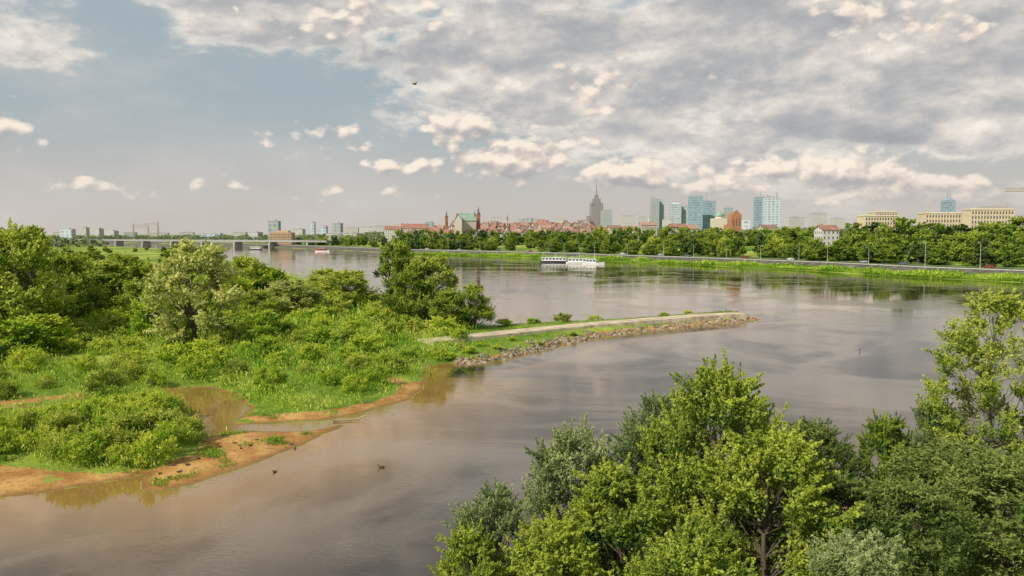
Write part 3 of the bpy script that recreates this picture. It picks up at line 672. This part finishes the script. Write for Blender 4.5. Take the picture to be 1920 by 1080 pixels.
mb=MB(); mb.lathe([(3.5,zt(386)),(3.5,zt(382)),(.8,zt(379))],8); tm=mb.mesh('turret',[PS_])
for a in(-22,22):
    for b in(-18,18): ob('turret',tm,e,(a,b,.2))
BRK=plain('church_brick',(.36,.17,.10),.9,var=.2,scale=.3); COP=plain('copper_green',(.24,.34,.27),.7,var=.2,scale=.3); CRM=plain('church_plaster',(.55,.50,.42),.9,var=.1); DKR=plain('dark_spire',(.12,.12,.12))
def tower(px,Yd,wpx,py_wall,py_top,wm_,sm_,label,name='church_tower'):
    x0,_,z1=W(px,py_wall,Yd); z2=W(px,py_top,Yd)[2]; g=H(x0,Yd)-1; a=wpx/F*Yd/2
    e=thing(name,label,'tower',(x0,Yd,g),.3); h1=z1-g; h2=z2-g
    mb=MB(); mb.box(-a,a,-a,a,0,h1); mb.box(-a-.4,a+.4,-a-.4,a+.4,h1+.01,h1+.7); ob('wall',mb.mesh('wall',[wm_]),e)
    mb=MB(); q=h2-h1; mb.lathe([(a*1.1,h1+.7),(a*.95,h1+q*.2),(a*.5,h1+q*.32),(a*.5,h1+q*.45),(a*.65,h1+q*.5),(a*.25,h1+q*.65),(.08,h2)],8,rot=pi/8); ob('spire',mb.mesh('spire',[sm_]),e)
    mb=MB(); mb.box(-a*.3,a*.3,-a-.1,-a+.1,h1*.72,h1*.86); ob('window',mb.mesh('window',[WG]),e)
tower(837,900,5,407,394,BRK,DKR,'slender brick clock tower with dark spire')
tower(897,880,6,402,386,BRK,DKR,'red brick church tower with pointed top')
tower(890,900,4,404,395,BRK,DKR,'small brick turret beside a church')
tower(1218,1500,4,410,403,CRM,COP,'cream church tower with copper cap')
tower(951,930,4,412,402,CRM,DKR,'small cream tower among old town roofs')
house(873,880,30,400,414,CRM,COP,'large cream church with steep green copper roof',False,depth=20,name='church',rot=.35)
house(859,862,13,401,412,CRM,COP,'pale gabled church front with stepped roof',True,depth=12,name='church',rot=.1)
x0,_,z1=W(1349,406,1250); g=H(x0,1250)-1; e=thing('domed_church','cream church with green copper dome','church',(x0,1250,g))
h1=z1-g; mb=MB(); mb.box(-12,12,-9,9,0,h1-3); mb.lathe([(7,h1-3),(7,h1)],16); ob('wall',mb.mesh('wall',[CRM]),e)
mb=MB(); mb.lathe([(7.4,h1),(7.2,h1+2),(5.8,h1+4.5),(3.5,h1+6.5),(1.2,h1+7.4),(1.1,h1+9),(.1,h1+11.5)],16); ob('dome',mb.mesh('dome',[COP],True),e)
x0,_,z1=W(1377,403,760); g=H(x0,760)-1; e=thing('brick_church','red brick gothic church with stepped gable','church',(x0,760,g),.15)
h1=z1-g; a=5.0; s3=.7; mb=MB(); mb.box(-a,a,-a,a,0,h1)
prof=[(-a,h1),(a,h1),(a*.62,h1+2.4*s3),(a*.62,h1+3.4*s3),(a*.25,h1+4.6*s3),(a*.25,h1+6*s3),(-a*.25,h1+6*s3),(-a*.25,h1+4.6*s3),(-a*.62,h1+3.4*s3),(-a*.62,h1+2.4*s3)]
mb.add([(q[0],-a-.01,q[1]) for q in prof]+[(q[0],-a+.9,q[1]) for q in prof],[tuple(range(10)),tuple(range(19,9,-1))]+[(i,i+10,(i+1)%10+10,(i+1)%10) for i in range(10)]); mb.box(-a*1.6,-a-.01,-a*.6,a*1.2,0,h1*.6)
ob('wall',mb.mesh('wall',[BRK]),e)
mb=MB(); mb.add([(-a,-a+.9,h1),(a,-a+.9,h1),(a,a,h1),(-a,a,h1),(0,-a+.9,h1+3.2),(0,a,h1+3.2)],[(0,3,5,4),(1,4,5,2),(2,5,3),(0,4,1)]); ob('roof',mb.mesh('roof',[ROOFS[0]]),e)
for i in(-.5,0,.5):
    mb=MB(); mb.box(i*a*1.2-.4,i*a*1.2+.4,-a-.12,-a+.1,h1*.55,h1*.85); ob('window',mb.mesh('window',[WG]),e)

# ---------------- bridge
BST=plain('bridge_steel',(.36,.37,.38),.7,var=.1); BC=plain('bridge_concrete',(.44,.43,.41),.9)
x1=W(110,450,1420)[0]; x2=W(620,452,1060)[0]
L=sqrt((x2-x1)**2+360**2); e=thing('road_bridge','long low steel girder road bridge on stone piers','bridge',(x1,1420,0),atan2(-360,x2-x1))
mb=MB(); mb.box(0,L,-8,8,9.4,10.0); ob('deck',mb.mesh('deck',[BC]),e)
mb=MB(); 
for yy in(-7,7): mb.box(0,L,yy-.3,yy+.3,8.0,9.38)
ob('girder',mb.mesh('girder',[BST]),e)
mb=MB(); mb.box(0,L,-8,-7.8,11,11.15)
for i in range(int(L/4)): mb.box(i*4,i*4+.2,-8,-7.8,10,11)
ob('railing',mb.mesh('railing',[BST]),e)
mb=MB(); mb.box(-1.3,1.3,-7,7,-3,7.98,tx=.3,ty=.3); mb.lathe([(1.5,-3),(1.2,5.2),(.3,5.6)],10,cy=-7); pm=mb.mesh('pier',[BC])
for i in range(9): ob('pier',pm,e,(L*(i+.5)/9,0,0))

YEL=plain('crane_steel',(.30,.24,.14),.6)
def crane(px,Yd,top,len_px,label,jib=1,scale=1.):
    x0,_,z1=W(px,top,Yd); g=H(x0,Yd); hh=z1-g; Lj=len_px/F*Yd; t=.9*scale
    e=thing('tower_crane',label,'crane',(x0,Yd,g)); mb=MB()
    for a in(-t,t):
        for b in(-t,t): mb.box(a-.15*scale,a+.15*scale,b-.15*scale,b+.15*scale,0,hh)
    n=int(hh/(2.5*scale)); 
    for i in range(n):
        z=i*hh/n; s_=1 if i%2 else -1; mb.tube([(-t*s_,-t,z),(t*s_,-t,z+hh/n)],[.13*scale]*2,4); mb.tube([(-t*s_,t,z),(t*s_,t,z+hh/n)],[.13*scale]*2,4)
    ob('mast',mb.mesh('mast',[YEL]),e)
    mb=MB(); j=jib; x_a,x_b=(0,Lj) if j>0 else (-Lj,0)
    for b in(-.7*scale,.7*scale): mb.box(x_a,x_b,b-.15*scale,b+.15*scale,hh,hh+.3*scale)
    mb.box(x_a,x_b,-.15*scale,.15*scale,hh+1.5*scale,hh+1.8*scale)
    n=int(Lj/(2*scale))
    for i in range(n):
        a=x_a+Lj*i/n; mb.tube([(a,-.7*scale,hh+.2),(a+Lj/n/2,0,hh+1.6*scale),(a+Lj/n,-.7*scale,hh+.2)],[.12*scale]*3,4)
    ob('jib',mb.mesh('jib',[YEL]),e)
    mb=MB(); mb.box(min(0,-j*Lj*.25),max(0,-j*Lj*.25),-.6*scale,.6*scale,hh,hh+.5*scale); cx=-j*Lj*.24; mb.box(cx-1.5*scale,cx+1.5*scale,-.7*scale,.7*scale,hh-2*scale,hh+.2); ob('counterweight',mb.mesh('counterweight',[BC]),e)
    mb=MB(); mb.lathe([(.9*scale,hh),(.2,hh+5*scale)],4); mb.tube([(0,0,hh+5*scale),(j*Lj*.6,0,hh+1.8*scale)],[.1*scale]*2,4); mb.tube([(0,0,hh+5*scale),(-j*Lj*.24,0,hh+.5)],[.1*scale]*2,4); ob('apex',mb.mesh('apex',[YEL]),e)
crane(250,1900,424,28,'tower crane above distant low buildings',1,1.5); crane(278,1950,428,22,'tower crane with short jib on the horizon',-1,1.5); crane(296,1900,421,26,'tower crane above distant low buildings',-1,1.5)
crane(1889,900,390,52,'tower crane behind a beige institutional building',-1,1.); crane(1955,560,359,70,'tower crane with long jib beside the far bank',-1,1.3)

# ---------------- boats
HW=plain('hull_white',(.72,.73,.74),.4,var=.06); HD=plain('hull_dark',(.05,.055,.07),.4); RD=plain('boat_red',(.35,.05,.04),.4); BGL=plain('boat_glass',(.03,.04,.05),.15)
def boat(px,py,Ln,Wd,hullm,label,decks=1,name='passenger_boat',rot=0.,red=False,barge=False,cab=None):
    bx,by=G(px,py); e=thing(name,label,'boat',(bx,by,0),rot)
    mb=MB(); st=10; vs=[];fs=[]
    for i in range(st+1):
        t=i/st; xx=(t-.5)*Ln; w=Wd/2*(1 if barge and t<.93 else min(1,(max(0.02,(1-t))/.28)**.6))*(1 if t>.04 else .85); sh=1.1+(.0 if barge else .8*max(0,t-.6)**1.5*3)
        vs+=[(xx,-w*.7,-.5),(xx,-w,sh),(xx,w,sh),(xx,w*.7,-.5)]
    for i in range(st):
        for k in range(4): a=i*4; fs.append((a+k,a+(k+1)%4,a+4+(k+1)%4,a+4+k))
    fs+=[(0,1,2,3),tuple(st*4+k for k in(3,2,1,0))]; mb.add(vs,fs); ob('hull',mb.mesh('hull',[hullm]),e)
    cab=cab or ((-.44,.25) if not barge else (-.44,.44)); z=1.15
    for dk in range(decks):
        a,b=cab[0]*Ln*(1-.25*dk),cab[1]*Ln*(1-.45*dk); wy=Wd*.38
        mb=MB(); mb.box(a,b,-wy,wy,z,z+1.9); mb.box(a-.5,b+.5,-wy-.4,wy+.4,z+1.91,z+2.06); c_=ob('deckhouse',mb.mesh('deckhouse',[RD if red and dk==0 else HW]),e)
        n=max(3,int((b-a)/2)); q=(b-a)/n; mb=MB(); mb.box(-q*.36,q*.36,-.06,.04,0,.9); wmm=mb.mesh('window',[BGL])
        for i in range(n):
            ob('window',wmm,c_,(a+q*(i+.5),-wy,z+.6)); ob('window',wmm,c_,(a+q*(i+.5),wy,z+.6))
        z+=2.08
    mb=MB(); 
    mb.box(cab[0]*Ln,cab[1]*Ln,-Wd*.38,-Wd*.38+.06,z+.9,z+.96)
    for i in range(12): xx=cab[0]*Ln+(cab[1]-cab[0])*Ln*i/11; mb.box(xx-.04,xx+.04,-Wd*.38,-Wd*.38+.06,z,z+.9)
    ob('railing',mb.mesh('railing',[HW]),e)
    mb=MB(); mb.lathe([(.12,z),(.06,z+3)],6,cx=Ln*.05); ob('mast',mb.mesh('mast',[HW]),e)
boat(1039,492,18,5,HD,'dark-hulled houseboat with white deckhouse moored by the bank',1,'houseboat',-.2,barge=True)
boat(1084,494,15,4.6,HW,'white passenger boat moored by the grassy bank',1,rot=-.2,cab=(-.4,.35))
boat(1113,496,13,4,HW,'small white excursion boat moored by the bank',1,rot=-.2,cab=(-.35,.1))
boat(605,472,16,5,HW,'distant white and red river boat',1,rot=-.3,red=True)
boat(480,468,16,5,HD,'distant dark river barge on the water',1,'barge',-.3,barge=True)

# ---------------- birds
DB=plain('duck_brown',(.07,.05,.035),.8,var=.4,scale=20); BL=plain('duck_bill',(.4,.25,.05)); CB=plain('cormorant_black',(.015,.015,.018),.6)
def duckmesh(nm,neck=1.):
    mb=MB(); pts=[(-.30,0,.15),(-.22,0,.11),(-.12,0,.09),(0,0,.08),(.10,0,.09),(.17,0,.14),(.20,0,.14+.08*neck),(.215,0,.14+.13*neck),(.25,0,.15+.14*neck),(.275,0,.14+.14*neck)]
    mb.tube(pts,[.012,.055,.09,.105,.095,.06,.034,.04,.036,.02],10)
    mb.tube([(.272,0,.14+.14*neck),(.30,0,.135+.14*neck),(.33,0,.13+.14*neck)],[.018,.016,.009],6,1)
    return mb.mesh(nm,[DB,BL],True)
dm=duckmesh('duck'); dm2=duckmesh('duck_feeding',.2)
bar_d=[(325,880),(337,893),(352,880),(372,868),(395,860),(412,845),(440,838),(452,848),(470,843),(482,832),(300,893),(318,902),(420,862),(547,836),(553,842)]
for i,(px,py) in enumerate(bar_d):
    dx_,dy_=G(px,py); zz=max(0,H(dx_,dy_)); s=random.uniform(.7,.85); thing('duck','brown duck resting on the sandbar','duck',(dx_,dy_,zz-.01),random.uniform(0,6.28),(s,s,s),'ducks resting on the sandbar',me=dm if i%3 else dm2)
for px,py,s in [(715,877,1.),(515,886,.9)]:
    dx_,dy_=G(px,py); thing('duck','brown duck swimming on the river','duck',(dx_,dy_,-.03),random.uniform(0,6),(s,s,s),'ducks swimming on the river',me=dm)
mb=MB(); mb.tube([(-.3,0,.05),(-.2,0,.2),(0,0,.42),(.1,0,.62),(.08,0,.78),(.14,0,.9),(.2,0,.93),(.3,0,.95)],[.03,.07,.13,.11,.05,.045,.04,.012],10); cm=mb.mesh('cormorant',[CB],True)
for px,py,s in [(1388,688,.8),(1612,659,.6)]:
    dx_,dy_=G(px,py); thing('cormorant','black cormorant standing upright in the shallows','cormorant',(dx_,dy_,0),1.,(s,s,s),me=cm)
mb=MB(); mb.tube([(-.25,0,0),(-.1,0,0),(.1,0,.01),(.22,0,.03),(.32,0,.02)],[.03,.06,.07,.04,.01],8)
for s_ in(-1,1): mb.add([(.12,.04*s_,.04),(.2,.3*s_,.2),(.05,.72*s_,.12),(-.02,.3*s_,.17),(-.1,.04*s_,.03),(.12,.04*s_,.02),(.2,.3*s_,.185),(.05,.72*s_,.11),(-.02,.3*s_,.155),(-.1,.04*s_,.01)],[(0,1,3,4),(1,2,3),(9,8,6,5),(8,7,6),(0,5,6,1),(1,6,7,2),(2,7,8,3),(3,8,9,4)])
x0,y0,z0=W(777,158,85); thing('flying_gull','dark gull in flight with wings spread','bird',(x0,y0,z0),.8,me=mb.mesh('flying_gull',[plain('gull_dark',(.06,.06,.07))]))

# ---------------- world
SUN_EL=radians(38); SUNV=Vector((-.72,-.69,0)).normalized()
w=bpy.data.worlds.new('World'); scene.world=w; w.use_nodes=True; nt=w.node_tree; nt.nodes.clear()
out=nt.nodes.new('ShaderNodeOutputWorld'); bg=nt.nodes.new('ShaderNodeBackground'); nt.links.new(bg.outputs[0],out.inputs[0]); bg.inputs[1].default_value=.1
sky=nt.nodes.new('ShaderNodeTexSky'); sky.sky_type='NISHITA'; sky.sun_disc=False; sky.sun_elevation=SUN_EL; sky.sun_rotation=atan2(SUNV.x,SUNV.y); sky.dust_density=3; sky.air_density=1.2
tc=nt.nodes.new('ShaderNodeTexCoord'); sp=nt.nodes.new('ShaderNodeSeparateXYZ'); nt.links.new(tc.outputs['Generated'],sp.inputs[0])
az=M(nt,'ARCTAN2',sp.outputs[0],sp.outputs[1]); el=M(nt,'ARCSINE',sp.outputs[2])
cb_=nt.nodes.new('ShaderNodeCombineXYZ'); nt.links.new(az,cb_.inputs[0]); nt.links.new(el,cb_.inputs[1]); AE=cb_.outputs[0]
def blobsum(tree,v0,blobs):
    acc=None
    for px,py,rx,ry,wt in blobs:
        a=atan((px-960)/F); e_=atan((440-py)/F*cos(a))
        d=VM(tree,'MULTIPLY',VM(tree,'SUBTRACT',v0,(a,e_,0)),(F/rx,F/ry,0))
        q=M(tree,'MULTIPLY',M(tree,'EXPONENT',M(tree,'MULTIPLY',VM(tree,'DOT_PRODUCT',d,d),-.8)),wt)
        acc=q if acc is None else M(tree,'MAXIMUM',acc,q)
    return acc
vs2=VM(nt,'MULTIPLY',AE,(1,2.1,1))
nS=NOISE(nt,vs2,4.2,8,.60,.1)
def relief(v): return NOISE(nt,VM(nt,'MULTIPLY',v,(1,1.9,1)),5.6,9,.60,.05)
rA=relief(AE); rB=relief(VM(nt,'ADD',AE,(-.013,.018,0)))
mS=blobsum(nt,AE,[(1560,120,660,200,1.0),(1020,110,420,140,.9),(560,20,420,100,.8),(1300,-400,1700,330,1.0),(-700,-350,900,200,.7),(2700,100,600,320,1.0)])
aS=SMOOTH(nt,M(nt,'ADD',mS,M(nt,'MULTIPLY',M(nt,'SUBTRACT',nS,.5),2.2)),.32,.62)
lS=M(nt,'ADD',M(nt,'MULTIPLY_ADD',M(nt,'SUBTRACT',rA,rB),2.3,.50),M(nt,'MULTIPLY',M(nt,'SUBTRACT',rA,.5),-.7),clamp=True)
edge=M(nt,'MULTIPLY',M(nt,'MULTIPLY',aS,M(nt,'SUBTRACT',1,aS)),1.1)
cS=RAMP(nt,M(nt,'ADD',lS,edge,clamp=True),[(.18,(.37,.38,.40)),(.42,(.48,.48,.485)),(.60,(.66,.62,.58)),(.84,(.96,.88,.78))])
ov=M(nt,'MULTIPLY',SMOOTH(nt,el,.29,.46),M(nt,'SUBTRACT',1,SMOOTH(nt,el,.8,1.2)))
cS=MIX(nt,M(nt,'MULTIPLY',ov,.30),cS,(.22,.21,.21))  # unseen cloud above the view, darkened to dim its reflection in the water
grp=bpy.data.node_groups.new('cumulus_density','ShaderNodeTree')
grp.interface.new_socket('Vector',in_out='INPUT',socket_type='NodeSocketVector'); grp.interface.new_socket('Density',in_out='OUTPUT',socket_type='NodeSocketFloat')
gi=grp.nodes.new('NodeGroupInput'); go=grp.nodes.new('NodeGroupOutput')
acc=blobsum(grp,gi.outputs[0],[(970,300,150,48,.98),(870,238,80,34,.9),(1170,328,180,34,.98),(1540,325,200,40,.98),(1740,352,200,32,.9),(8,238,65,40,.85),(365,345,100,20,.62),(620,255,150,32,.62),(180,352,240,20,.52),(690,365,170,20,.58),(1690,50,220,70,.60),(785,312,90,22,.75),(1360,345,120,22,.85),(700,40,260,60,.58),(1120,170,220,60,.52)])
vs_=VM(grp,'MULTIPLY',gi.outputs[0],(1,1.5,1))
nB=NOISE(grp,vs_,14,9,.62,.1)
vo=grp.nodes.new('ShaderNodeTexVoronoi'); vo.feature='SMOOTH_F1'; vo.inputs['Scale'].default_value=46; vo.inputs['Smoothness'].default_value=.3; grp.links.new(vs_,vo.inputs['Vector'])
dn=M(grp,'ADD',acc,M(grp,'MULTIPLY',M(grp,'SUBTRACT',nB,.5),2.1)); dn=M(grp,'ADD',dn,M(grp,'MULTIPLY',M(grp,'SUBTRACT',.45,vo.outputs['Distance']),.5))
dn=M(grp,'MULTIPLY',dn,SMOOTH(grp,acc,.05,.3))
grp.links.new(dn,go.inputs[0])
def GN(vec):
    g_=nt.nodes.new('ShaderNodeGroup'); g_.node_tree=grp; nt.links.new(vec,g_.inputs[0]); return g_.outputs[0]
d0=GN(AE); d1=GN(VM(nt,'ADD',AE,(-.005,.009,0)))
aC=SMOOTH(nt,d0,.42,.72)
lC=M(nt,'ADD',M(nt,'MULTIPLY',M(nt,'SUBTRACT',d0,d1),1.4),M(nt,'MULTIPLY_ADD',d0,-.30,.80),clamp=True)
cC=RAMP(nt,lC,[(.15,(.42,.41,.42)),(.45,(.58,.53,.51)),(.68,(.80,.69,.60)),(.92,(1.0,.88,.75))])
def SC(c): 
    o=VM(nt,'SCALE',c); o.node.inputs['Scale'].default_value=10; return o
hz=SMOOTH(nt,el,.0,.17)
base=MIX(nt,hz,(6.2,5.7,5.2),(3.9,4.65,5.0))
skyc=MIX(nt,.90,sky.outputs[0],base)
thin=M(nt,'MULTIPLY',SMOOTH(nt,nS,.42,.72),.6)
skyc=MIX(nt,thin,skyc,(6.2,5.95,5.7))
fade=SMOOTH(nt,el,.0,.09)
f1=MIX(nt,M(nt,'MULTIPLY',aS,M(nt,'MULTIPLY_ADD',fade,.85,.1)),skyc,SC(cS))
fin=MIX(nt,M(nt,'MULTIPLY',aC,M(nt,'MULTIPLY_ADD',fade,.6,.3)),f1,SC(cC))
nt.links.new(fin,bg.inputs[0])
sl=bpy.data.lights.new('sun','SUN'); sl.energy=5; sl.angle=radians(.5); sl.color=(1,.91,.76)
so=bpy.data.objects.new('sun',sl); col.objects.link(so)
dv=Vector((SUNV.x*cos(SUN_EL),SUNV.y*cos(SUN_EL),sin(SUN_EL))); so.rotation_euler=dv.to_track_quat('Z','Y').to_euler()
cd=bpy.data.cameras.new('camera'); cd.sensor_width=36; cd.lens=F/1920*36; cd.clip_start=.5; cd.clip_end=100000
co=bpy.data.objects.new('camera',cd); co.location=(0,0,CAM_H); co.rotation_euler=(pi/2-PITCH,0,0); col.objects.link(co); scene.camera=co
scene.view_settings.view_transform='Standard'; scene.view_settings.look='None'; scene.view_settings.exposure=0
